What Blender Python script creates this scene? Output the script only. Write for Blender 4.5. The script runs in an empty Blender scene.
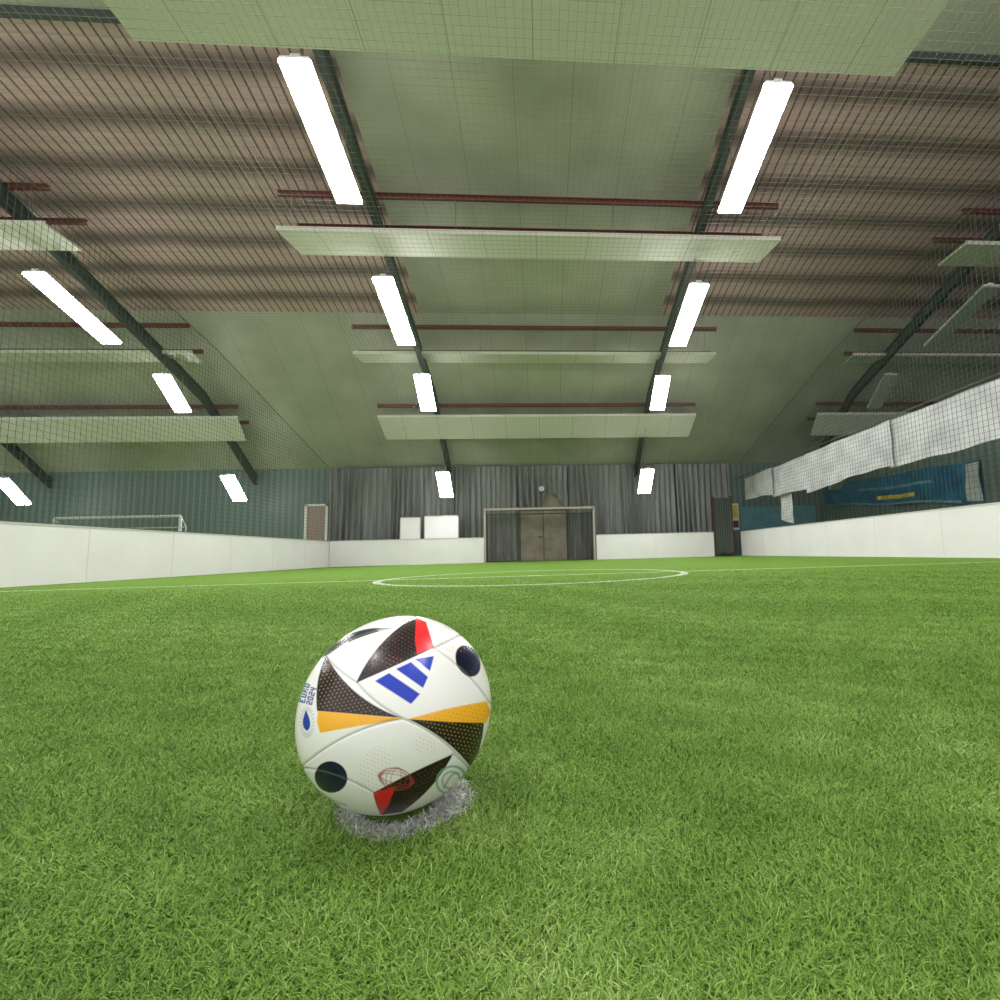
import bpy, math, random
import numpy as np
random.seed(7); rng=np.random.default_rng(11)
S=bpy.context.scene
COL=S.collection
# ------------------------------------------------------------ camera
F=500.;PX=578.;PY=500.;C=np.array((0,0,.295))
psi=.075;th=math.atan(52.7/500);ro=.0265
r0=np.array((math.cos(psi),-math.sin(psi),0));f0=np.array((math.sin(psi),math.cos(psi),0));zz=np.array((0,0,1.))
FW=f0*math.cos(th)+zz*math.sin(th); UP=zz*math.cos(th)-f0*math.sin(th)
RR=r0*math.cos(ro)-UP*math.sin(ro); UU=UP*math.cos(ro)+r0*math.sin(ro)
from mathutils import Matrix, Vector
cd=bpy.data.cameras.new('camera'); cam=bpy.data.objects.new('camera',cd); COL.objects.link(cam)
cd.sensor_width=36; cd.sensor_fit='HORIZONTAL'; cd.lens=18.0; cd.shift_x=(500-PX)/1000.; cd.clip_start=.01; cd.clip_end=200
M=Matrix(((RR[0],UU[0],-FW[0],C[0]),(RR[1],UU[1],-FW[1],C[1]),(RR[2],UU[2],-FW[2],C[2]),(0,0,0,1)))
cam.matrix_world=M; S.camera=cam
S.view_settings.view_transform='Standard'; S.view_settings.look='None'; S.view_settings.exposure=0.0

# ------------------------------------------------------------ materials
def lin(r,g,b):
    def c(u):
        u/=255.
        return u/12.92 if u<=.04045 else ((u+.055)/1.055)**2.4
    return (c(r),c(g),c(b),1)
def mat(name,col,rough=.6,metal=0,emit=None,noise=0,nscale=5,bump=0,bscale=40,spec=.5):
    m=bpy.data.materials.new(name); m.use_nodes=True; nt=m.node_tree; b=nt.nodes['Principled BSDF']
    b.inputs['Base Color'].default_value=col; b.inputs['Roughness'].default_value=rough; b.inputs['Metallic'].default_value=metal
    b.inputs['Specular IOR Level'].default_value=spec
    if emit: b.inputs['Emission Color'].default_value=(1,1,1,1) if emit is True else emit[0]; b.inputs['Emission Strength'].default_value=emit[1]
    g=nt.nodes.new('ShaderNodeNewGeometry')
    if noise:
        n=nt.nodes.new('ShaderNodeTexNoise'); n.inputs['Scale'].default_value=nscale; n.inputs['Detail'].default_value=4
        nt.links.new(g.outputs['Position'],n.inputs['Vector'])
        mr=nt.nodes.new('ShaderNodeMapRange'); mr.inputs['From Min'].default_value=.3; mr.inputs['From Max'].default_value=.7
        mr.inputs['To Min'].default_value=1-noise; mr.inputs['To Max'].default_value=1+noise
        nt.links.new(n.outputs['Fac'],mr.inputs['Value'])
        vm=nt.nodes.new('ShaderNodeVectorMath'); vm.operation='SCALE'; vm.inputs[0].default_value=col[:3]
        nt.links.new(mr.outputs[0],vm.inputs['Scale']); nt.links.new(vm.outputs[0],b.inputs['Base Color'])
    if bump:
        n=nt.nodes.new('ShaderNodeTexNoise'); n.inputs['Scale'].default_value=bscale
        nt.links.new(g.outputs['Position'],n.inputs['Vector'])
        bp=nt.nodes.new('ShaderNodeBump'); bp.inputs['Strength'].default_value=bump; bp.inputs['Distance'].default_value=.02
        nt.links.new(n.outputs['Fac'],bp.inputs['Height']); nt.links.new(bp.outputs[0],b.inputs['Normal'])
    return m
class NT:
    def __init__(s,m): s.nt=m.node_tree; s.b=s.nt.nodes['Principled BSDF']
    def m(s,op,a,b=None,c=None):
        n=s.nt.nodes.new('ShaderNodeMath'); n.operation=op
        for i,v in enumerate((a,b,c)):
            if v is None: continue
            if isinstance(v,(int,float)): n.inputs[i].default_value=v
            else: s.nt.links.new(v,n.inputs[i])
        return n.outputs[0]
    def mix(s,f,a,b):
        n=s.nt.nodes.new('ShaderNodeMix'); n.data_type='RGBA'
        for k,v in ((0,f),(6,a),(7,b)):
            if isinstance(v,(int,float,tuple)): n.inputs[k].default_value=v
            else: s.nt.links.new(v,n.inputs[k])
        return n.outputs[2]
    def pos(s):
        g=s.nt.nodes.new('ShaderNodeNewGeometry'); x=s.nt.nodes.new('ShaderNodeSeparateXYZ'); s.nt.links.new(g.outputs['Position'],x.inputs[0])
        return g.outputs['Position'],x.outputs[0],x.outputs[1],x.outputs[2]
    def noise(s,vec,sc,det=3,rough=.6):
        n=s.nt.nodes.new('ShaderNodeTexNoise'); n.inputs['Scale'].default_value=sc; n.inputs['Detail'].default_value=det; n.inputs['Roughness'].default_value=rough
        s.nt.links.new(vec,n.inputs['Vector']); return n.outputs['Fac']
    def rng(s,v,a,b,c=0,d=1):
        n=s.nt.nodes.new('ShaderNodeMapRange'); n.inputs[1].default_value=a;n.inputs[2].default_value=b;n.inputs[3].default_value=c;n.inputs[4].default_value=d
        s.nt.links.new(v,n.inputs[0]); return n.outputs[0]
    def link(s,o,name): s.nt.links.new(o,s.b.inputs[name])
    def bump(s,h,st,dist=.02):
        bp=s.nt.nodes.new('ShaderNodeBump'); bp.inputs['Strength'].default_value=st; bp.inputs['Distance'].default_value=dist
        s.nt.links.new(h,bp.inputs['Height']); s.nt.links.new(bp.outputs[0],s.b.inputs['Normal'])

# turf floor: halfway line and centre circle in the pattern
CY=6.9; CX=-.1; CR=2.0
m_turf=mat('turf_ground',(.1,.3,.05,1),.9,spec=.1); n=NT(m_turf); P,x,y,z=n.pos()
a=n.noise(P,28,5,.8); b_=n.noise(P,2.2,4,.7); c_=n.noise(P,110,2,.7)
col=n.mix(n.rng(a,.36,.64),lin(80,114,40),lin(134,166,72))
col=n.mix(n.rng(b_,.3,.7,0,.5),col,lin(106,148,54))
col=n.mix(n.rng(c_,.4,.62,0,.5),col,lin(90,128,46))
dx=n.m('SUBTRACT',x,CX); dy=n.m('SUBTRACT',y,CY)
rad=n.m('SQRT',n.m('ADD',n.m('MULTIPLY',dx,dx),n.m('MULTIPLY',dy,dy)))
on1=n.m('LESS_THAN',n.m('ABSOLUTE',n.m('SUBTRACT',rad,CR)),.045)
on2=n.m('LESS_THAN',n.m('ABSOLUTE',dy),.04)
on3=n.m('LESS_THAN',rad,.11)
on=n.m('MAXIMUM',n.m('MAXIMUM',on1,on2),on3)
wr=n.rng(a,.35,.6,.35,.9)
col=n.mix(n.m('MULTIPLY',on,wr),col,lin(226,232,214)); n.link(col,'Base Color'); n.bump(a,.5,.03)

m_blade=mat('turf_fibre',(.1,.3,.05,1),.6,spec=.25); nt=m_blade.node_tree
at=nt.nodes.new('ShaderNodeAttribute'); at.attribute_name='Col'; nt.links.new(at.outputs['Color'],nt.nodes['Principled BSDF'].inputs['Base Color'])

CA,CB,CC_=lin(170,169,152),lin(140,141,125),lin(86,88,76)
m_ceil=mat('ceiling_panel_green',CA,.5); n=NT(m_ceil); P,x,y,z=n.pos()
fx=n.m('FRACT',n.m('DIVIDE',n.m('ADD',x,40.),1.2)); sx=n.m('LESS_THAN',fx,.015)
nn=n.noise(P,.5,2)
col=n.mix(n.rng(nn,.3,.7,0,.8),CA,CB); col=n.mix(n.m('MULTIPLY',sx,.45),col,CC_); n.link(col,'Base Color')
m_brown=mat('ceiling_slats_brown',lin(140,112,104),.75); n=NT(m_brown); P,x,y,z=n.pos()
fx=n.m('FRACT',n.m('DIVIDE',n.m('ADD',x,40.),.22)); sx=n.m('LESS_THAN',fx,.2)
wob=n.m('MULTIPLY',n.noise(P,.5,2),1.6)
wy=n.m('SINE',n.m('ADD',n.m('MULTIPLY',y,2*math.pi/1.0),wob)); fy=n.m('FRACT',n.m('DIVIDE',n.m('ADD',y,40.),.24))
col=n.mix(n.rng(wy,-.5,1.0,0,.9),lin(184,152,150),lin(96,76,78))  # soft shadow bands across the slats, painted into the colour
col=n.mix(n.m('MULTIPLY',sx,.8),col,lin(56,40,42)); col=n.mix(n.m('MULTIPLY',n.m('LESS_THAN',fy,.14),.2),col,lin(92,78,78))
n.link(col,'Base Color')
m_wall=mat('wall_ribbed_sheet',lin(112,132,124),.5); n=NT(m_wall); P,x,y,z=n.pos()
w=n.m('SINE',n.m('MULTIPLY',n.m('ADD',x,y),2*math.pi/.25)); col=n.mix(n.rng(w,-1,1,0,.6),lin(108,124,118),lin(66,80,78)); n.link(col,'Base Color')
m_board=mat('white_board',lin(234,230,230),.45,noise=.03,nscale=1.5)
m_trim=mat('board_edge_grey',lin(196,194,190),.5)
m_seam=mat('board_seam',lin(212,208,206),.5)
m_dark=mat('rafter_steel_dark',lin(56,62,60),.55,noise=.15)
m_red=mat('purlin_red_oxide',lin(94,36,34),.6,noise=.15)
def mpanel(nm,r):
    m=mat(nm,lin(200,206,190),r); n=NT(m); P,x,y,z=n.pos()
    fx=n.m('FRACT',n.m('DIVIDE',n.m('ADD',x,40.),1.25)); col=n.mix(n.m('MULTIPLY',n.m('LESS_THAN',fx,.014),.6),lin(200,197,184),lin(106,110,98)); n.link(col,'Base Color'); return m
m_panel=mpanel('ceiling_board_white',.5); m_panelg=mpanel('ceiling_board_glossy',.22)
m_lamp=mat('lamp_diffuser',(1,1,1,1),.5,emit=((1,.985,.98,1),56.))
m_lampoff=mat('lamp_diffuser_unlit',lin(140,146,136),.4)
m_tray=mat('lamp_tray',lin(215,215,215),.4)
m_wire=mat('steel_wire',lin(110,110,108),.4,metal=.6)
m_net=mat('net_cord',lin(66,80,64),.8)
m_netp=mat('net_cord_pale',lin(116,122,104),.8)
m_curt=mat('curtain_grey',lin(130,136,136),.55); n=NT(m_curt); P,x,y,z=n.pos()
cx_=n.nt.nodes.new('ShaderNodeCombineXYZ'); n.nt.links.new(n.m('MULTIPLY',x,8.),cx_.inputs[0]); n.nt.links.new(n.m('MULTIPLY',z,.3),cx_.inputs[2])
st=n.noise(cx_.outputs[0],1.0,4,.7); col=n.mix(n.rng(st,.32,.68),lin(92,93,92),lin(146,148,144)); n.link(col,'Base Color')  # fold shade painted as dark vertical streaks in the fabric colour
m_goal=mat('goal_frame_metal',lin(176,166,156),.4,metal=.2)
m_goalnet=mat('goal_net_cord',lin(136,132,124),.8)
m_wood=mat('door_wood',lin(146,136,120),.6,noise=.22,nscale=3)
m_iron=mat('iron_dark',lin(60,60,60),.5)
m_gate=mat('gate_slats_grey_green',lin(88,96,90),.5)
m_reddoor=mat('door_pale_brown',lin(158,136,128),.6)
m_white=mat('white_paint',lin(225,225,222),.5)
m_offw=mat('grey_white_paint',lin(176,180,176),.5)
m_cloth=mat('white_cloth',lin(206,204,206),.85,noise=.2,nscale=1.8,bump=.45,bscale=5)
m_blue=mat('banner_blue',lin(28,96,130),.5,noise=.3,nscale=2.2)
m_lblue=mat('banner_light_blue',lin(96,146,162),.6,noise=.15,nscale=2)
m_yel=mat('banner_yellow',lin(206,186,70),.6,noise=.3,nscale=6)
m_postred=mat('post_red_brown',lin(86,56,52),.6)

# ------------------------------------------------------------ mesh helpers
class MB:
    def __init__(s): s.v=[];s.f=[];s.mi=[]
    def add(s,v,f,mi=0):
        o=len(s.v); s.v+= [tuple(map(float,p)) for p in v]; s.f+=[tuple(i+o for i in q) for q in f]; s.mi+=[mi]*len(f); return s
    def box(s,x0,x1,y0,y1,z0,z1,mi=0):
        v=[(x0,y0,z0),(x1,y0,z0),(x1,y1,z0),(x0,y1,z0),(x0,y0,z1),(x1,y0,z1),(x1,y1,z1),(x0,y1,z1)]
        return s.add(v,[(0,3,2,1),(4,5,6,7),(0,1,5,4),(1,2,6,5),(2,3,7,6),(3,0,4,7)],mi)
    def beam(s,p,q,w,h,mi=0,off=0,caps=True):
        p=Vector(p);q=Vector(q);d=(q-p).normalized()
        side=d.cross(Vector((0,0,1)))
        if side.length<.01: side=Vector((1,0,0))
        side.normalize(); u=side.cross(d).normalized(); v=[]
        for c in (p,q):
            c=c+u*off
            for a,b in ((-1,-1),(1,-1),(1,1),(-1,1)): v.append(c+side*a*w/2+u*b*h/2)
        f=[(0,1,5,4),(1,2,6,5),(2,3,7,6),(3,0,4,7)]
        if caps: f+=[(3,2,1,0),(4,5,6,7)]
        return s.add(v,f,mi)
    def cyl(s,p,q,r,k=10,mi=0):
        p=Vector(p);q=Vector(q);d=(q-p).normalized(); a=d.orthogonal().normalized(); b=d.cross(a); v=[]
        for c in (p,q):
            for i in range(k):
                t=2*math.pi*i/k; v.append(c+a*math.cos(t)*r+b*math.sin(t)*r)
        return s.add(v,[(i,(i+1)%k,k+(i+1)%k,k+i) for i in range(k)]+[tuple(range(k))[::-1],tuple(range(k,2*k))],mi)
    def obj(s,name,mats,origin=(0,0,0),parent=None,smooth=False):
        me=bpy.data.meshes.new(name); o3=Vector(origin)
        me.from_pydata([tuple(Vector(p)-o3) for p in s.v],[],s.f)
        for m in (mats if isinstance(mats,list) else [mats]): me.materials.append(m)
        me.polygons.foreach_set('material_index',s.mi)
        if smooth: me.polygons.foreach_set('use_smooth',[True]*len(s.f))
        me.update(); o=bpy.data.objects.new(name,me); COL.objects.link(o)
        if parent: o.parent=parent
        else: o.location=o3
        return o
def tag(o,label,cat,group=None,kind=None):
    o['label']=label; o['category']=cat
    if group: o['group']=group
    if kind: o['kind']=kind
    return o
def empty(name,loc):
    e=bpy.data.objects.new(name,None); e.empty_display_size=.2; e.location=loc; COL.objects.link(e); return e
def structure(o): o['kind']='structure'; return o
def np_mesh(name,V,Q,mats,smooth=False,cols=None,mi=None):
    me=bpy.data.meshes.new(name); me.vertices.add(len(V)); me.vertices.foreach_set('co',V.astype(np.float32).ravel())
    me.loops.add(Q.size); me.loops.foreach_set('vertex_index',Q.astype(np.int32).ravel())
    me.polygons.add(len(Q)); me.polygons.foreach_set('loop_start',np.arange(0,Q.size,4,dtype=np.int32)); 
    try: me.polygons.foreach_set('loop_total',np.full(len(Q),4,dtype=np.int32))
    except Exception: pass
    if smooth: me.polygons.foreach_set('use_smooth',np.ones(len(Q),dtype=bool))
    me.materials.append(mats)
    me.update(calc_edges=True)
    if cols is not None:
        ca=me.color_attributes.new('Col','FLOAT_COLOR','POINT'); c4=np.ones((len(V),4),np.float32); c4[:,:3]=cols; ca.data.foreach_set('color',c4.ravel())
    o=bpy.data.objects.new(name,me); COL.objects.link(o); return o

# ------------------------------------------------------------ room
WY=21.2; XL=-23.; XR=20.; YB=-3.
prof=[(WY,4.05),(15.8,8.15),(8.43,9.94),(YB,12.7)]
def interp(p,y):
    for (a,za),(b,zb) in zip(p[:-1],p[1:]):
        if b<=y<=a: return za+(zb-za)*(a-y)/(a-b)
    return p[-1][1]
def roofz(y): return interp(prof,y)
fl=MB().box(XL,XR,YB,WY+.2,-.12,0).obj('floor',m_turf); structure(fl)
rx=[XL,-19.4,-11.6,-3.75,4.1,11.95,XR]
mb=MB()
for i in range(6):
    for j in range(3):
        (ya,za),(yb,zb)=prof[j],prof[j+1]; x0,x1=rx[i],rx[i+1]
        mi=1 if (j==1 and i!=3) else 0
        v=[(x0,ya,za),(x1,ya,za),(x1,yb,zb),(x0,yb,zb)]; v+=[(p[0],p[1],p[2]+.12) for p in v]
        mb.add(v,[(0,1,2,3),(7,6,5,4)],mi)
for (a,b) in ((XL,-3.75),(4.1,XR)): mb.box(a,b,8.35,8.45,9.8,9.95,2)
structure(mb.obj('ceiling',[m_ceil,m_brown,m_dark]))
structure(MB().box(XL,XR,WY,WY+.15,0,4.3).obj('wall_far',m_wall))
for xx,nm in ((XL,'wall_left'),(XR,'wall_right')):
    mb=MB(); t=-.15 if xx<0 else .15
    pts=[(WY,0)]+prof+[(YB,0)]
    k=len(pts); v=[(xx,p[0],p[1]) for p in pts]+[(xx+t,p[0],p[1]) for p in pts]
    mb.add(v,[tuple(range(k)),tuple(range(k,2*k))[::-1]]+[(i,(i+1)%k,k+(i+1)%k,k+i) for i in range(k)])
    structure(mb.obj(nm,m_wall))

# rafters
rb=[(21.15,3.4),(17.75,5.85),(8.4,9.15),(-2.9,11.9)]
for X in (-19.4,-11.6,-3.75,4.1,11.95):
    mb=MB(); d=.36
    for (ya,za),(yb,zb) in zip(rb[:-1],rb[1:]):
        for (w,o1,o2) in ((.05,0,d),(.15,0,.05),(.15,d-.05,d)):
            v=[]
            for (yy,zt) in ((ya,za),(yb,zb)):
                for sx in (-w/2,w/2): v+=[(X+sx,yy,zt+o1),(X+sx,yy,zt+o2)]
            mb.add(v,[(0,1,3,2),(4,6,7,5),(0,4,5,1),(2,3,7,6),(0,2,6,4),(1,5,7,3)])
    for yy in (8.42,5.5,2.5,-.5):
        z0=interp(rb,yy)+d-.02; mb.box(X-.03,X+.03,yy-.03,yy+.03,z0,roofz(yy))
    tag(mb.obj('roof_rafter',m_dark,(X,WY,3.4)),'dark steel frame rafter following the sloping hall roof','rafter','steel roof rafters')

# ceiling boards with purlins
def board(xa,xb,y0,z0,y1,z1,pa,pb,row):
    org=((xa+xb)/2,(y0+y1)/2,(z0+z1)/2); e=empty('suspended_ceiling_board',org)
    tag(e,'long pale board suspended under red-brown steel purlins','ceiling board','suspended ceiling boards')
    mb=MB(); v=[(xa,y0,z0),(xb,y0,z0),(xb-.1,y1,z1),(xa+.1,y1,z1)]; v=v+[(p[0],p[1],p[2]+.05) for p in v]
    mb.add(v,[(0,3,2,1),(4,5,6,7),(0,1,5,4),(1,2,6,5),(2,3,7,6),(3,0,4,7)])
    mb.beam((xa,y0,z0+.04),(xb,y0,z0+.04),.03,.1)
    mb.obj('board',m_panelg if row==2 else m_panel,org,e)
    for (py_,pz) in (pa,pb):
        mb=MB()
        for dz,w,h in ((.05,.09,.02),(-.05,.09,.02),(0,.02,.09)): mb.beam((xa,py_,pz+dz),(xb,py_,pz+dz),w,h)
        mb.obj('purlin',m_red,org,e)
    for xx in np.arange(xa+.3,xb,3.7):
        MB().cyl((xx,pa[0],pa[1]),(xx,y0+.03,z0+.05),.008,6).obj('hanger_wire',m_wire,org,e)
        MB().cyl((xx,pb[0],pb[1]),(xx,y1-.03,z1+.05),.008,6).obj('hanger_wire',m_wire,org,e)
rows=[(5.0,8.0,6.95,7.85,(5.1,9.6),(6.9,9.2)),(11.05,7.73,12.05,7.76,(11.05,8.62),(12.0,8.47)),(15.76,6.76,16.4,6.72,(15.6,7.58),(16.25,7.02)),(18.2,5.36,18.95,4.72,(18.2,5.8),(18.9,5.4))]
for (xa,xb) in ((-5.85,5.95),(-22.4,-10.7),(10.75,19.9)):
    for i,r in enumerate(rows): board(xa,xb,*r,i)

# lamps
def lamp(X,y0,z0,y1,z1,on=True):
    org=(X,(y0+y1)/2,(z0+z1)/2); e=empty('ceiling_lamp',org)
    tag(e,'glowing rectangular strip light hanging below the roof' if on else 'unlit rectangular strip light hanging below the roof','lamp','hall strip lights')
    mb=MB(); a=(X,y0,z0);b=(X,y1,z1)
    mb.beam(a,b,.44,.05,off=.045); mb.beam(a,b,.14,.06,off=.1); mb.obj('housing',m_tray,org,e)
    MB().beam((X,y0+.02,z0),(X,y1-.02,z1),.48,.045,off=0).obj('diffuser',m_lamp if on else m_lampoff,org,e)
    for t in (.12,.88):
        yy=y0+(y1-y0)*t; zc=z0+(z1-z0)*t+.1; MB().cyl((X,yy,zc),(X,yy,interp(rb,yy)+.02),.01,6).obj('hanger_wire',m_wire,org,e)
LY=[(7.25,8.0,9.6,7.35),(11.65,6.97,13.85,6.25),(15.6,6.02,16.65,5.15),(19.0,3.44,19.9,2.62)]
for X in (-19.1,-11.45,-3.68,4.08,11.95):
    for q in LY:
        if X>0 and abs(X-4.08)<.1: q=(q[0],q[1]-.05,q[2],q[3])
        if X>0 and q[0]>18: q=(18.5,3.36,19.4,2.58)
        lamp(X,*q,on=X<10)
for X in (-11.45,-3.68,4.08):  # extra lamps out of view, added to light the ball
    lamp(X,2.6,9.0,5.0,8.6); lamp(X,-2.2,9.0,.2,9.0)

# ------------------------------------------------------------ court boards
def cboard(name,x0,x1,y0,y1,label,alongx):
    org=((x0+x1)/2,(y0+y1)/2,0); mb=MB().box(x0,x1,y0,y1,.0,.97,0)
    mb.box(x0-.01*(not alongx),x1+.01*(not alongx),y0-.01*alongx,y1+.01*alongx,.97,1.0,1)
    L=(x1-x0) if alongx else (y1-y0); k=int(L/2)
    for i in range(1,k):
        if alongx: xx=x0+i*L/k; mb.box(xx-.004,xx+.004,y0-.003,y0+.02,.02,.97,2)
        else:
            yy=y0+i*L/k
            xs=(x1-.02,x1+.003) if x0<0 else (x0-.003,x0+.02); mb.box(xs[0],xs[1],yy-.004,yy+.004,.02,.97,2)
    o=mb.obj(name,[m_board,m_trim,m_seam],org); return tag(o,label,'barrier board','court boards')
cboard('court_barrier',-8.3,-8.17,YB+.2,20.12,'white perimeter board running along the turf pitch',False)
cboard('court_barrier',8.2,8.33,YB+.2,20.12,'white perimeter board below the hanging white cloth',False)
cboard('court_barrier',-8.15,-2.27,20.0,20.12,'white end board beside the goal below grey curtains',True)
cboard('court_barrier',2.2,7.02,20.0,20.12,'white end board between the goal and dark gate',True)

# goal
gx0,gx1,gz,gy=-2.22,2.12,2.1,20.03
ge=empty('soccer_goal',(0,gy,0)); tag(ge,'metal soccer goal with net set into the end boards','goal')
o3=(0,gy,0)
MB().beam((gx0,gy,0),(gx0,gy,gz),.08,.08).obj('post',m_goal,o3,ge); MB().beam((gx1,gy,0),(gx1,gy,gz),.08,.08).obj('post',m_goal,o3,ge)
MB().beam((gx0-.05,gy,gz),(gx1+.05,gy,gz),.08,.08).obj('crossbar',m_goal,o3,ge)
mb=MB()
for xx in (gx0,gx1):
    mb.cyl((xx,gy,gz),(xx,gy+.8,gz-.15),.02); mb.cyl((xx,gy+.8,gz-.15),(xx,gy+.8,0),.02)
mb.cyl((gx0,gy+.8,gz-.15),(gx1,gy+.8,gz-.15),.02); mb.obj('rear_frame',m_iron,o3,ge)
mb=MB(); g=.009
for xx in np.arange(gx0,gx1,.12):
    mb.beam((xx,gy,gz),(xx,gy+.8,gz-.15),g,g,caps=False); mb.beam((xx,gy+.8,gz-.15),(xx,gy+.8,0),g,g,caps=False)
for t in np.arange(0,.8,.12): mb.beam((gx0,gy+t,gz-.15*t/.8),(gx1,gy+t,gz-.15*t/.8),g,g,caps=False)
for zc in np.arange(0.05,1.95,.12):
    mb.beam((gx0,gy+.8,zc),(gx1,gy+.8,zc),g,g,caps=False)
    for xx in (gx0,gx1): mb.beam((xx,gy,zc),(xx,gy+.8,zc),g,g,caps=False)
mb.obj('net',m_goalnet,o3,ge)

# curtains
def curtain(x0,x1,z0,z1,zb=None,y=21.0,seed=0,label='grey pleated curtain hanging along the end wall'):
    nx=int((x1-x0)/.015); nz=14; V=[];Fc=[]
    for i in range(nx+1):
        xx=x0+(x1-x0)*i/nx
        ph=xx*2*math.pi/.23+1.8*math.sin(xx*1.3+seed)+.9*math.sin(xx*3.1)
        am=.07+.03*math.sin(xx*2.3+seed)
        for j in range(nz+1):
            t=j/nz; zl=zb(xx) if zb else z0
            zc=z1+(zl-z1)*t
            dep=am*(math.sin(ph+.5*math.sin(t*3+xx))+.3*math.sin(2*ph))*(.6+.4*t)+.02*math.sin(xx*5.1+seed+t*1.5)
            V.append((xx+.02*math.sin(t*3+xx*3),y+dep,zc))
    for i in range(nx):
        for j in range(nz):
            a=i*(nz+1)+j; Fc.append((a,a+1,a+nz+2,a+nz+1))
    o=MB().add(V,Fc).obj('curtain',m_curt,((x0+x1)/2,y,z0),smooth=True); tag(o,label,'curtain','grey end wall curtains')
for a,b,s in ((-8.65,-6.1,1),(-6.06,-3.6,2),(-3.56,-.98,3),(1.2,3.5,4),(3.54,5.8,5),(5.84,8.2,6)):
    curtain(a,b,.05,4.0,seed=s)
curtain(-.93,1.15,2.2,4.0,zb=lambda x:2.25+.62*max(0,1-(abs(x-.5)/.45)**1.4),seed=9,label='grey curtain gathered above the wooden double door')
# wooden double door
de=empty('door_1',(0.1,21.15,0)); de['kind']='structure'
o3=(.1,21.15,0)
MB().box(-.93,-.87,21.12,21.2,0,2.2).box(1.07,1.13,21.12,21.2,0,2.2).box(-.93,1.13,21.12,21.2,2.12,2.2).obj('door_frame',m_iron,o3,de)
MB().box(-.1,1.0,21.14,21.2,2.2,3.2).obj('pale_wall_board',m_wood,o3,de)  # added board standing in for the pale wall under the parted curtain
for a,b,hx in ((-.86,.08,.0),(.12,1.06,.2)):
    mb=MB().box(a,b,21.14,21.19,.02,2.1)
    for zc in (.12,.8,1.45): mb.box(a+.1,b-.1,21.12,21.14,zc,zc+.5)
    mb.obj('door_leaf',m_wood,o3,de)
MB().cyl((.02,21.08,1.0),(.02,21.14,1.0),.02).cyl((.02,21.08,1.0),(-.12,21.08,1.0),.014).obj('door_handle',m_iron,o3,de)
# white framed door
de=empty('door_2',(-9.1,21.15,0)); de['kind']='structure'; o3=(-9.1,21.15,0)
MB().box(-9.6,-9.5,21.05,21.2,0,2.55).box(-8.78,-8.68,21.05,21.2,0,2.55).box(-9.6,-8.68,21.05,21.2,2.47,2.55).obj('door_frame',m_white,o3,de)
MB().box(-9.5,-8.78,21.1,21.17,0,2.46).box(-9.4,-8.88,21.08,21.1,1.3,2.3).obj('door_leaf',m_reddoor,o3,de)
# wall clock
ce=MB().cyl((.05,20.8,3.0),(.05,20.85,3.0),.11,24).obj('wall_clock',m_white,(.05,20.85,3.0)); tag(ce,'small round white clock above the goal','clock')
MB().cyl((.05,20.79,3.0),(.05,20.87,3.0),.012,8).beam((.05,20.795,3.0),(.05,20.795,3.08),.01,.01).beam((.05,20.795,3.0),(.1,20.795,3.02),.01,.01).obj('clock_hand',m_iron,(.05,20.85,3.0),ce)
# whiteboards standing behind the end board
for a,b,t in ((-5.6,-4.8,1.88),(-4.65,-3.3,1.92)):
    mb=MB().box(a,b,20.35,20.38,.0,t); mb.box(a,a+.03,20.335,20.395,0,t,1).box(b-.03,b,20.335,20.395,0,t,1).box(a,b,20.335,20.395,t-.03,t,1)
    tag(mb.obj('whiteboard',[m_board,m_trim],((a+b)/2,20.36,0)),'white framed board standing behind the end board' ,'whiteboard','whiteboards')
# gate on the right of the end board
e=empty('steel_gate',(7.45,20.1,0)); tag(e,'narrow grey-green slatted gate between red-brown posts','gate'); o3=(7.45,20.1,0)
MB().box(7.05,7.11,20.02,20.16,0,2.45).obj('post',m_postred,o3,e); MB().box(7.81,7.87,20.02,20.16,0,2.45).obj('post',m_postred,o3,e)
mb=MB().box(7.12,7.8,20.09,20.1,.15,2.4,1)
for xx in np.arange(7.15,7.78,.1): mb.box(xx,xx+.06,20.04,20.07,.15,2.4)
mb.obj('gate_leaf',[m_gate,m_iron],o3,e)
o=MB().box(8.3,8.6,21.17,21.2,1.1,2.25,0).box(8.33,8.57,21.16,21.17,1.65,2.2,1).box(8.33,8.57,21.16,21.17,1.2,1.5,2).obj('poster',[m_white,m_yel,m_postred],(8.45,21.18,1.1)); tag(o,'small colourful poster on the end wall beside the gate','poster')
# far small goal beyond the boards
e=empty('training_goal',(-15,18.9,0)); tag(e,'white framed goal standing beyond the perimeter board','goal'); o3=(-15,18.9,0)
for xx in (-17.1,-12.9): MB().cyl((xx,18.9,0),(xx,18.9,1.98),.05).obj('post',m_offw,o3,e)
MB().cyl((-17.1,18.9,1.98),(-12.9,18.9,1.98),.05).obj('crossbar',m_offw,o3,e)
mb=MB()
for xx in (-17.1,-12.9): mb.cyl((xx,18.9,1.98),(xx,19.2,1.6),.02).cyl((xx,19.2,1.6),(xx,19.2,0),.02)
mb.cyl((-17.1,19.2,1.6),(-12.9,19.2,1.6),.02).obj('rear_frame',m_offw,o3,e)
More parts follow.
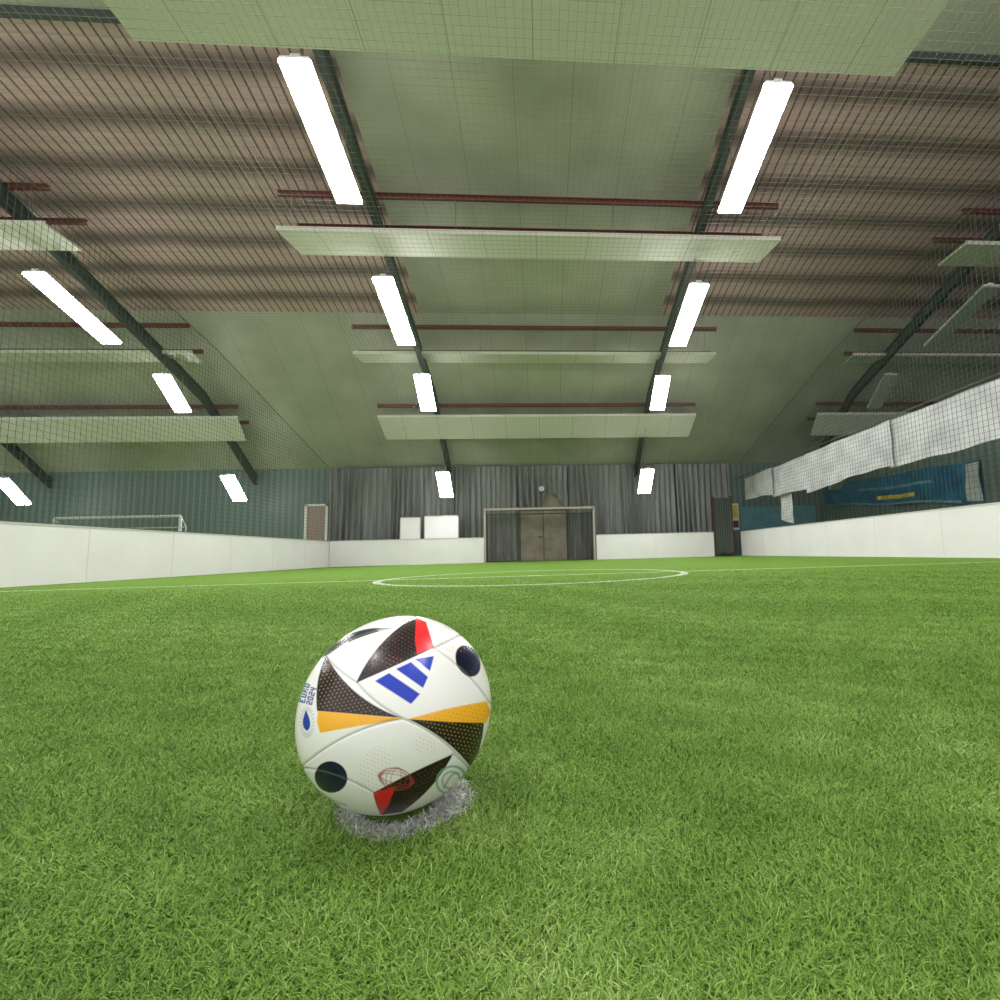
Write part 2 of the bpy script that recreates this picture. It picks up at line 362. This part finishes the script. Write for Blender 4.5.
# right partition and banners
o=MB().box(12.3,12.4,2,21.15,0,3.1).obj('partition_wall',m_wall,(12.35,11,0)); tag(o,'low ribbed partition beside the pitch','partition')
def zr(Y,t):
    top=2.6+(Y-12.9)*.031+.03*math.sin(Y*2.2); bot=1.4+(Y-12.9)*.08+.03*math.sin(Y*1.7+1)
    return bot+(top-bot)*t
def bx(Y,t): return 12.22+.03*math.sin(Y*3.1+t*4)+.012*math.sin(Y*8-t*7)
def wavy(mb,y0,y1,t0,t1,mi,off,nu,nv):
    V=[(bx(y0+(y1-y0)*i/nu,t0+(t1-t0)*j/nv)-off,y0+(y1-y0)*i/nu,zr(y0+(y1-y0)*i/nu,t0+(t1-t0)*j/nv)) for i in range(nu+1) for j in range(nv+1)]
    mb.add(V,[(i*(nv+1)+j,i*(nv+1)+j+1,(i+1)*(nv+1)+j+1,(i+1)*(nv+1)+j) for i in range(nu) for j in range(nv)],mi)
mb=MB(); wavy(mb,12.9,20.7,0,1,0,0,140,14)
wavy(mb,12.92,13.4,.05,.95,2,.014,12,8)
wavy(mb,13.6,20.5,.0,.07,3,.014,110,2)
wavy(mb,15.4,17.2,.2,.33,1,.014,40,3)
wavy(mb,14.6,18.2,.55,.63,3,.014,70,2)
o=mb.obj('banner',[m_blue,m_yel,m_offw,m_lblue],(12.24,16.4,1.4),smooth=True); tag(o,'blue advertising banner with a yellow block on the partition','banner','hanging banners')
o=MB().add([(8.7,21.19,1.1),(12.1,21.19,1.1),(12.1,21.19,2.1),(8.7,21.19,2.1)],[(0,1,2,3)]).obj('banner',m_lblue,(10.4,21.19,1.1)); tag(o,'light blue banner on the end wall beside the pitch','banner','hanging banners')
# white cloths along the right side
def cloth(y0,y1,zt0,zt1,zb0,zb1,seed,x):
    ny=int((y1-y0)/.04);nz=20;V=[];Fc=[]
    for i in range(ny+1):
        s=i/ny; yy=y0+(y1-y0)*s; b=zb0+(zb1-zb0)*s+.03*math.sin(yy*1.7+seed)+.012*math.sin(yy*4.7+seed*2); tp=zt0+(zt1-zt0)*s-.025*abs(math.sin(yy*1.4))
        for j in range(nz+1):
            t=j/nz; V.append((x+.012*math.sin(yy*2.3+t*2)+.008*math.sin(yy*6.+t*9)+.005*math.sin(t*13-yy*6),yy,tp+(b-tp)*t))
    for i in range(ny):
        for j in range(nz): a=i*(nz+1)+j; Fc.append((a,a+1,a+nz+2,a+nz+1))
    tag(MB().add(V,Fc).obj('white_cloth',m_cloth,(x,(y0+y1)/2,min(zb0,zb1)),smooth=True),'crumpled white cloth hanging above the perimeter board','cloth','hanging white cloths')
xa,xb=8.40,8.46
for a,b,z0,z1,b0,b1,s,x in ((3.0,7.4,3.32,3.31,2.24,2.2,1,xa),(7.2,11.4,3.31,3.28,2.26,2.1,2,xb),(11.2,15.1,3.28,3.23,2.2,2.0,5,xa),(14.9,17.6,3.22,3.2,2.08,2.16,6,xb),(17.4,19.9,3.2,3.16,2.2,2.28,8,xa),(16.5,17.3,2.3,2.3,1.12,1.3,7,8.6)): cloth(a,b,z0,z1,b0,b1,s,x)
tag(MB().cyl((8.42,-1,3.4),(8.42,21,3.3),.012,6).obj('support_cable',m_wire,(8.42,0,3.4)),'steel cable carrying the white cloths','cable')

# nets
npf=[(20.05,3.85),(13,5.75),(9,6.5),(4,6.95),(-1,7.1)]
def nz_(y): return interp(npf,y)
CELL=.11; W=.005
ne=empty('safety_net',(0,10,1)); tag(ne,'fine mesh safety net enclosing the sides and top of the pitch','net')
def sidenet(X):
    mb=MB()
    for yy in np.arange(-1,20.05,CELL): mb.beam((X,yy,1.0),(X,yy,nz_(yy)),W,W,caps=False)
    for zc in np.arange(1.0,7.1,CELL):
        ymax=20.05
        if zc>3.85:
            ys=np.linspace(20.05,-1,400); ok=[t for t in ys if nz_(t)>=zc]
            if not ok: continue
            ymax=ok[0]
        mb.beam((X,-1,zc),(X,ymax,zc),W,W,caps=False)
    mb.beam((X,-1,1.02),(X,20.05,1.02),.012,.012)
    for (a,za),(b,zb) in zip(npf[:-1],npf[1:]): mb.beam((X,a,za),(X,b,zb),.014,.014)
    mb.obj('side_net',m_net,(0,10,1),ne)
sidenet(-8.24); sidenet(8.27)
mb=MB(); W2=.0034
for xx in np.arange(-8.24,8.28,CELL):
    for (a,za),(b,zb) in zip(npf[:-1],npf[1:]): mb.beam((xx,a,za),(xx,b,zb),W2,W2,caps=False)
for (a,za),(b,zb) in zip(npf[:-1],npf[1:]):
    L=math.hypot(a-b,za-zb)
    for s in np.arange(0,L,CELL):
        t=s/L; mb.beam((-8.24,a+(b-a)*t,za+(zb-za)*t),(8.27,a+(b-a)*t,za+(zb-za)*t),W2,W2,caps=False)
mb.obj('roof_net',m_netp,(0,10,1),ne)

# ------------------------------------------------------------ ball
BR=.1083; bz=.1150
def rayd(x,y):
    d=FW+(x-PX)/F*RR+(PY-y)/F*UU; return d/np.linalg.norm(d)
bd=rayd(399.0,708.8); t=(bz-C[2])/bd[2]; BC=C+bd*t
def pjn(P):
    D=P-C; z=D@FW; return PX+F*(D@RR)/z, PY-F*(D@UU)/z
N=262; lin1=np.tan(np.linspace(-math.pi/4,math.pi/4,N)); A,B=np.meshgrid(lin1,lin1,indexing='ij'); one=np.ones_like(A)
Vs=[];Qs=[];off=0
ii,jj=np.meshgrid(np.arange(N-1),np.arange(N-1),indexing='ij'); base=(ii*N+jj).ravel()
q0=np.stack([base,base+N,base+N+1,base+1],1)
for fx in ((one,A,B),(-one,-A,B),(-A,one,B),(A,-one,B),(-B,A,one),(B,A,-one)):
    v=np.stack([c.ravel() for c in fx],1); v/=np.linalg.norm(v,axis=1)[:,None]; Vs.append(v); Qs.append(q0+off); off+=N*N
NV=np.concatenate(Vs); Q=np.concatenate(Qs)
vd=(C-BC); dist=np.linalg.norm(vd); vd=vd/dist
front=(NV@vd)>0
NN=np.where(front[:,None],NV,-NV)
ax_,ay_=pjn(BC+BR*NN)
colr=np.zeros((len(NV),3)); colr[:]=lin(238,236,231)[:3]
def sd_poly(pts):
    d=np.full(len(ax_),1e9); ins=np.zeros(len(ax_),bool); k=len(pts)
    for i in range(k):
        x0,y0=pts[i];x1,y1=pts[(i+1)%k]; ex,ey=x1-x0,y1-y0; L=ex*ex+ey*ey+1e-9
        tt=np.clip(((ax_-x0)*ex+(ay_-y0)*ey)/L,0,1); d=np.minimum(d,np.hypot(ax_-x0-tt*ex,ay_-y0-tt*ey))
        c=((y0>ay_)!=(y1>ay_))&(ax_<(x1-x0)*(ay_-y0)/(y1-y0+1e-12)+x0); ins^=c
    return np.where(ins,-d,d)
def sd_line(pts):
    d=np.full(len(ax_),1e9)
    for (x0,y0),(x1,y1) in zip(pts[:-1],pts[1:]):
        ex,ey=x1-x0,y1-y0; L=ex*ex+ey*ey+1e-9
        tt=np.clip(((ax_-x0)*ex+(ay_-y0)*ey)/L,0,1); d=np.minimum(d,np.hypot(ax_-x0-tt*ex,ay_-y0-tt*ey))
    return d
def paint(cov,rgb,al=1.):
    global colr
    c=(np.clip(cov,0,1)*al)[:,None]; colr=colr*(1-c)+np.array(lin(*rgb)[:3])*c
def cov(sd): return .5-sd/.9
def ell(cx,cy,rx_,ry_,rot):
    c,s=math.cos(rot),math.sin(rot); u=(ax_-cx)*c+(ay_-cy)*s; v=-(ax_-cx)*s+(ay_-cy)*c
    return (np.hypot(u/rx_,v/ry_)-1)*min(rx_,ry_)
def dots(sp,r,rot=.5):
    c,s=math.cos(rot),math.sin(rot); u=(ax_*c+ay_*s)/sp; v=(-ax_*s+ay_*c)/sp; ru=np.round(v); u=u+.5*(ru%2)
    return np.hypot(u-np.round(u),v-ru)*sp-r
def bez(p0,p1,p2,k=14): return [((1-t)**2*p0[0]+2*t*(1-t)*p1[0]+t*t*p2[0],(1-t)**2*p0[1]+2*t*(1-t)*p1[1]+t*t*p2[1]) for t in np.linspace(0,1,k)]
BLK=(30,22,22)
leaf=bez((322,658),(345,624),(393,628))+bez((393,628),(350,637),(322,658))
paint(cov(sd_poly(leaf)),(24,40,34)); 
t1=bez((414,617),(375,640),(356,683))+bez((356,683),(400,664),(433,648))+[(426,622)]
s1=sd_poly(t1); paint(cov(s1),BLK); paint(cov(np.maximum(s1+2,dots(3.6,.6))),(110,60,54),.8)
tr=[(416,617),(426,622),(434,647),(417,654),(415,640)]
paint(cov(sd_poly(tr)),(222,36,42))
t2=bez((326,655),(314,680),(317,711))+[(402,718)]+bez((402,718),(350,700),(326,655))
s2=sd_poly(t2); paint(cov(s2),BLK); paint(cov(np.maximum(s2+2,dots(3.8,.75,.9))),(170,130,84),.7)
o1=[(318,711),(345,713),(404,718.5),(365,725),(320,733),(317,722)]
paint(cov(sd_poly(o1)),(246,178,44))
t3=[(408,719),(450,721),(484,722)]+bez((484,722),(483,745),(472,769))+bez((472,769),(450,738),(408,719))
s3=sd_poly(t3); paint(cov(s3),BLK); paint(cov(np.maximum(s3+2,dots(3.8,.75,.2))),(170,136,70),.7)
o2=[(408,719),(445,709),(487,701),(491,712),(486,723),(450,722)]
so=sd_poly(o2); paint(cov(so),(246,178,44)); paint(cov(np.maximum(so+2,dots(4.2,.8,.2))),(190,120,40),.5)
t4=bez((453,754),(405,775),(373,793))+bez((373,793),(376,806),(381,815))+[(402,812)]+bez((402,812),(435,790),(453,754))
s4=sd_poly(t4); paint(cov(s4),BLK); paint(cov(np.maximum(s4+2,dots(3.8,.65,.7))),(120,60,50),.7)
paint(cov(sd_poly([(373,793),(396,786),(388,806),(381,815)])),(222,36,42))
for (cx,cy,a,b,r) in ((468,661,11.5,16.5,-.45),(331,777,16.5,15.5,.5)):
    paint(cov(ell(cx,cy,a,b,r)),(12,16,26)); paint(cov(ell(cx+1.2,cy,a-3,b-3,r)),(14,30,72)); paint(cov(ell(cx-.8,cy+.5,a-4.5,b-4.5,r)),(14,22,46))
for pg in ([(375,681),(389,673),(420,694),(411,704)],[(396,669),(411,662),(428,677),(423,688)],[(415,659),(434,656),(430,671)]):
    paint(cov(sd_poly(pg)),(8,50,178))
for k in (6,10,14): paint(cov(np.abs(ell(396,779,17,k*.75,.2))-.4),(150,60,50),.7)
for k in (5,10,15): paint(cov(np.abs(ell(396,779,k,11,.2))-.4),(150,60,50),.6)
paint(cov(np.abs(ell(451,780,15,13,-.6))-1.1),(110,160,160),.8); paint(cov(np.abs(ell(451,780,9,8,-.6))-.9),(110,160,160),.7)
paint(cov(np.abs(sd_line(bez((444,788),(452,770),(458,774))))-1),(110,160,160),.7)
for ang in np.arange(0,2*math.pi,math.pi/12):
    c,s=math.cos(ang),math.sin(ang); paint(cov(sd_line([(307+5*c,722+11*s),(307+7.5*c,722+16*s)])-.25),(60,90,170),.7)
paint(cov(sd_poly(bez((306,710),(299,726),(307,731))+bez((307,731),(314,726),(306,710)))),(20,52,160))
for (cx,cy,a,b) in ((375,772,16,26),(452,640,20,12),(392,662,10,8),(424,745,12,9)):
    paint(cov(np.maximum(ell(cx,cy,a,b,.3),dots(4,.55,.4))),(200,120,100),.6)
GL={'U':["101","101","101","101","111"],'E':["111","100","110","100","111"],'R':["110","101","110","101","101"],'O':["111","101","101","101","111"],'2':["111","001","111","100","111"],'0':["111","101","101","101","111"],'4':["101","101","111","001","001"]}
def ctext(s,x0,y0,a0,da,h,wd,rgb):
    x_,y_,an=x0,y0,a0
    for ch in s:
        ux,uy=math.cos(an)*wd,math.sin(an)*wd; vx,vy=-math.sin(an)*h,math.cos(an)*h
        g=GL[ch]
        for r in range(5):
            for c in range(3):
                if g[r][c]=='1':
                    P4=[(x_+ux*u+vx*v,y_+uy*u+vy*v) for u,v in ((c,r),(c+1.08,r),(c+1.08,r+1.08),(c,r+1.08))]
                    paint(cov(sd_poly(P4)),rgb,1)
        x_+=ux*4; y_+=uy*4; an+=da
ctext('EURO',299.0,702,-1.36,.05,1.2,1.35,(24,50,140)); ctext('2024',306.0,704,-1.36,.05,1.2,1.2,(24,50,140))
seams=[bez((403,719),(345,728),(300,768)),bez((403,719),(445,735),(471,772)),bez((326,656),(338,672),(357,683)),bez((326,656),(350,632),(393,628)),
 bez((434,648),(452,640),(462,634)),bez((434,648),(470,670),(490,703)),bez((453,754),(464,762),(471,772)),bez((471,772),(462,790),(440,805)),
 bez((373,793),(335,770),(300,768)),bez((357,683),(375,705),(403,719)),bez((393,628),(405,620),(414,617)),bez((298,768),(320,800),(345,806))]
gs=np.full(len(ax_),1e9)
for s in seams: gs=np.minimum(gs,sd_line(s))
paint(np.exp(-(gs/.9)**2),(120,116,112),.5)
rr=BR-.0009*np.exp(-(gs/1.3)**2)
m_ball=mat('ball_cover',(1,1,1,1),.26,spec=.5); nt=m_ball.node_tree; at=nt.nodes.new('ShaderNodeAttribute'); at.attribute_name='Col'; nt.links.new(at.outputs['Color'],nt.nodes['Principled BSDF'].inputs['Base Color'])
tc=nt.nodes.new('ShaderNodeTexCoord'); vo=nt.nodes.new('ShaderNodeTexVoronoi'); vo.inputs['Scale'].default_value=500; nt.links.new(tc.outputs['Object'],vo.inputs['Vector'])
bp=nt.nodes.new('ShaderNodeBump'); bp.inputs['Strength'].default_value=.08; bp.inputs['Distance'].default_value=.0005; nt.links.new(vo.outputs['Distance'],bp.inputs['Height']); nt.links.new(bp.outputs[0],nt.nodes['Principled BSDF'].inputs['Normal'])
ball=np_mesh('soccer_ball',NV*rr[:,None],Q,m_ball,True,colr); ball.location=tuple(BC)
tag(ball,'white soccer ball with black, red, orange and blue panels','soccer ball')

# ------------------------------------------------------------ turf fibres
SPX,SPY,SPR=BC[0]+.009,BC[1]+.008,.070
def blades(X,Y,sc,far,spot=False,Lm=1.):
    n=len(X)
    w=.00085*sc*rng.uniform(.7,1.25,n); L=rng.uniform(.008,.018,n)*(.4+.6*far)*Lm
    fld=1.6*np.sin(X*9+1.3*np.sin(Y*7))+1.3*np.cos(Y*11+X*4)+1.2*np.sin(X*23-Y*17)
    phi=fld+rng.normal(0,1.9,n)
    lean=rng.uniform(.6,1.7,n); curl=rng.uniform(.2,1.5,n)
    if spot: lean=rng.uniform(1.4,2.4,n)
    pts=[];cx=X.copy();cy=Y.copy();cz=np.zeros(n); a=lean*.45
    if spot: cz+=rng.uniform(.0,.004,n)
    pts.append((cx.copy(),cy.copy(),cz.copy()))
    for s in range(3):
        seg=L/3; cx=cx+np.cos(phi)*np.sin(a)*seg; cy=cy+np.sin(phi)*np.sin(a)*seg; cz=cz+np.cos(a)*seg; cz=np.maximum(cz,.002)
        pts.append((cx.copy(),cy.copy(),cz.copy())); a=a+curl*.75; phi=phi+rng.normal(0,.5,n)
    tw=phi+math.pi/2+rng.normal(0,.5,n)
    V=np.zeros((n,8,3))
    for s,(px_,py_,pz_) in enumerate(pts):
        ww=w*(1.,1.,.85,.3)[s]/2
        for e,sg in ((0,-1),(1,1)):
            V[:,2*s+e,0]=px_+sg*np.cos(tw)*ww; V[:,2*s+e,1]=py_+sg*np.sin(tw)*ww; V[:,2*s+e,2]=pz_
    b=(np.arange(n)*8)[:,None,None]; q=np.array([[0,1,3,2],[2,3,5,4],[4,5,7,6]])[None]; Qq=(b+q).reshape(-1,4)
    cl=.5+.2*np.sin(X*31+2*np.sin(Y*19))+.2*np.sin(Y*37+X*13)+.3*np.sin(X*5.3+Y*4.1+2*np.sin(X*2.1))
    r=np.clip(rng.uniform(0,1,n)*.7+cl*.3,0,1)[:,None]
    c0=np.array(lin(78,110,38)[:3]);c1=np.array(lin(122,160,60)[:3]);c2=np.array(lin(176,196,120)[:3])
    c=np.where(r<.6,c0+(c1-c0)*r/.6,c1+(c2-c1)*((r-.6)/.4)**1.7)
    rad=np.hypot(X-CX,Y-CY); on=(np.abs(rad-CR)<.045)|(np.abs(Y-CY)<.04)
    wh=rng.uniform(.4,.85,n)[:,None]*np.array([[1,1,.95]])
    sp=np.hypot((X-SPX),(Y-SPY))<SPR*rng.uniform(.86,1.1,n)
    if spot: sp[:]=True
    c=np.where((sp|on)[:,None],wh,c)
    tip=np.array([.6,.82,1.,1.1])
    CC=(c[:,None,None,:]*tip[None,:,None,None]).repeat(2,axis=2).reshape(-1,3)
    return V.reshape(-1,3),Qq,np.clip(CC,0,1)
n=1100000; Y0,Y1=.2,9.
Y=np.exp(rng.uniform(math.log(Y0),math.log(Y1),n)); X=(-1.15*Y-.15)+rng.uniform(0,1,n)*(2.1*Y+.3)
far=np.clip((Y1-Y)/(Y1-2.2),0,1)
k=(np.hypot(X-BC[0],Y-BC[1])>.05)&(rng.uniform(0,1,n)<np.clip(far*1.4,0,1))&(np.abs(X)<8.1)
X=X[k];Y=Y[k];far=far[k]
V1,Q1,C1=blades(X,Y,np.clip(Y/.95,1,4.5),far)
n=12000; rr_=SPR*np.sqrt(rng.uniform(0,1,n)); aa=rng.uniform(0,2*math.pi,n); X=SPX+rr_*np.cos(aa)*1.04; Y=SPY+rr_*np.sin(aa)*(1+.1*np.sin(3*aa))
k=np.hypot(X-BC[0],Y-BC[1])>.042; X=X[k];Y=Y[k]
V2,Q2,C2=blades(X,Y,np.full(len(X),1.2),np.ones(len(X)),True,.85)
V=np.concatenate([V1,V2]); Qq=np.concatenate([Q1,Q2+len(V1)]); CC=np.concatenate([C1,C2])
o=np_mesh('artificial_turf_pile',V,Qq,m_blade,False,CC)
tag(o,'dense green artificial turf fibres with a white penalty spot','artificial turf',kind='stuff')

# ------------------------------------------------------------ world
w=bpy.data.worlds.new('world'); S.world=w; w.use_nodes=True; bg=w.node_tree.nodes['Background']; bg.inputs[0].default_value=(.98,.97,1,1); bg.inputs[1].default_value=1.35  # white fill light added through the open rear, back wall left out
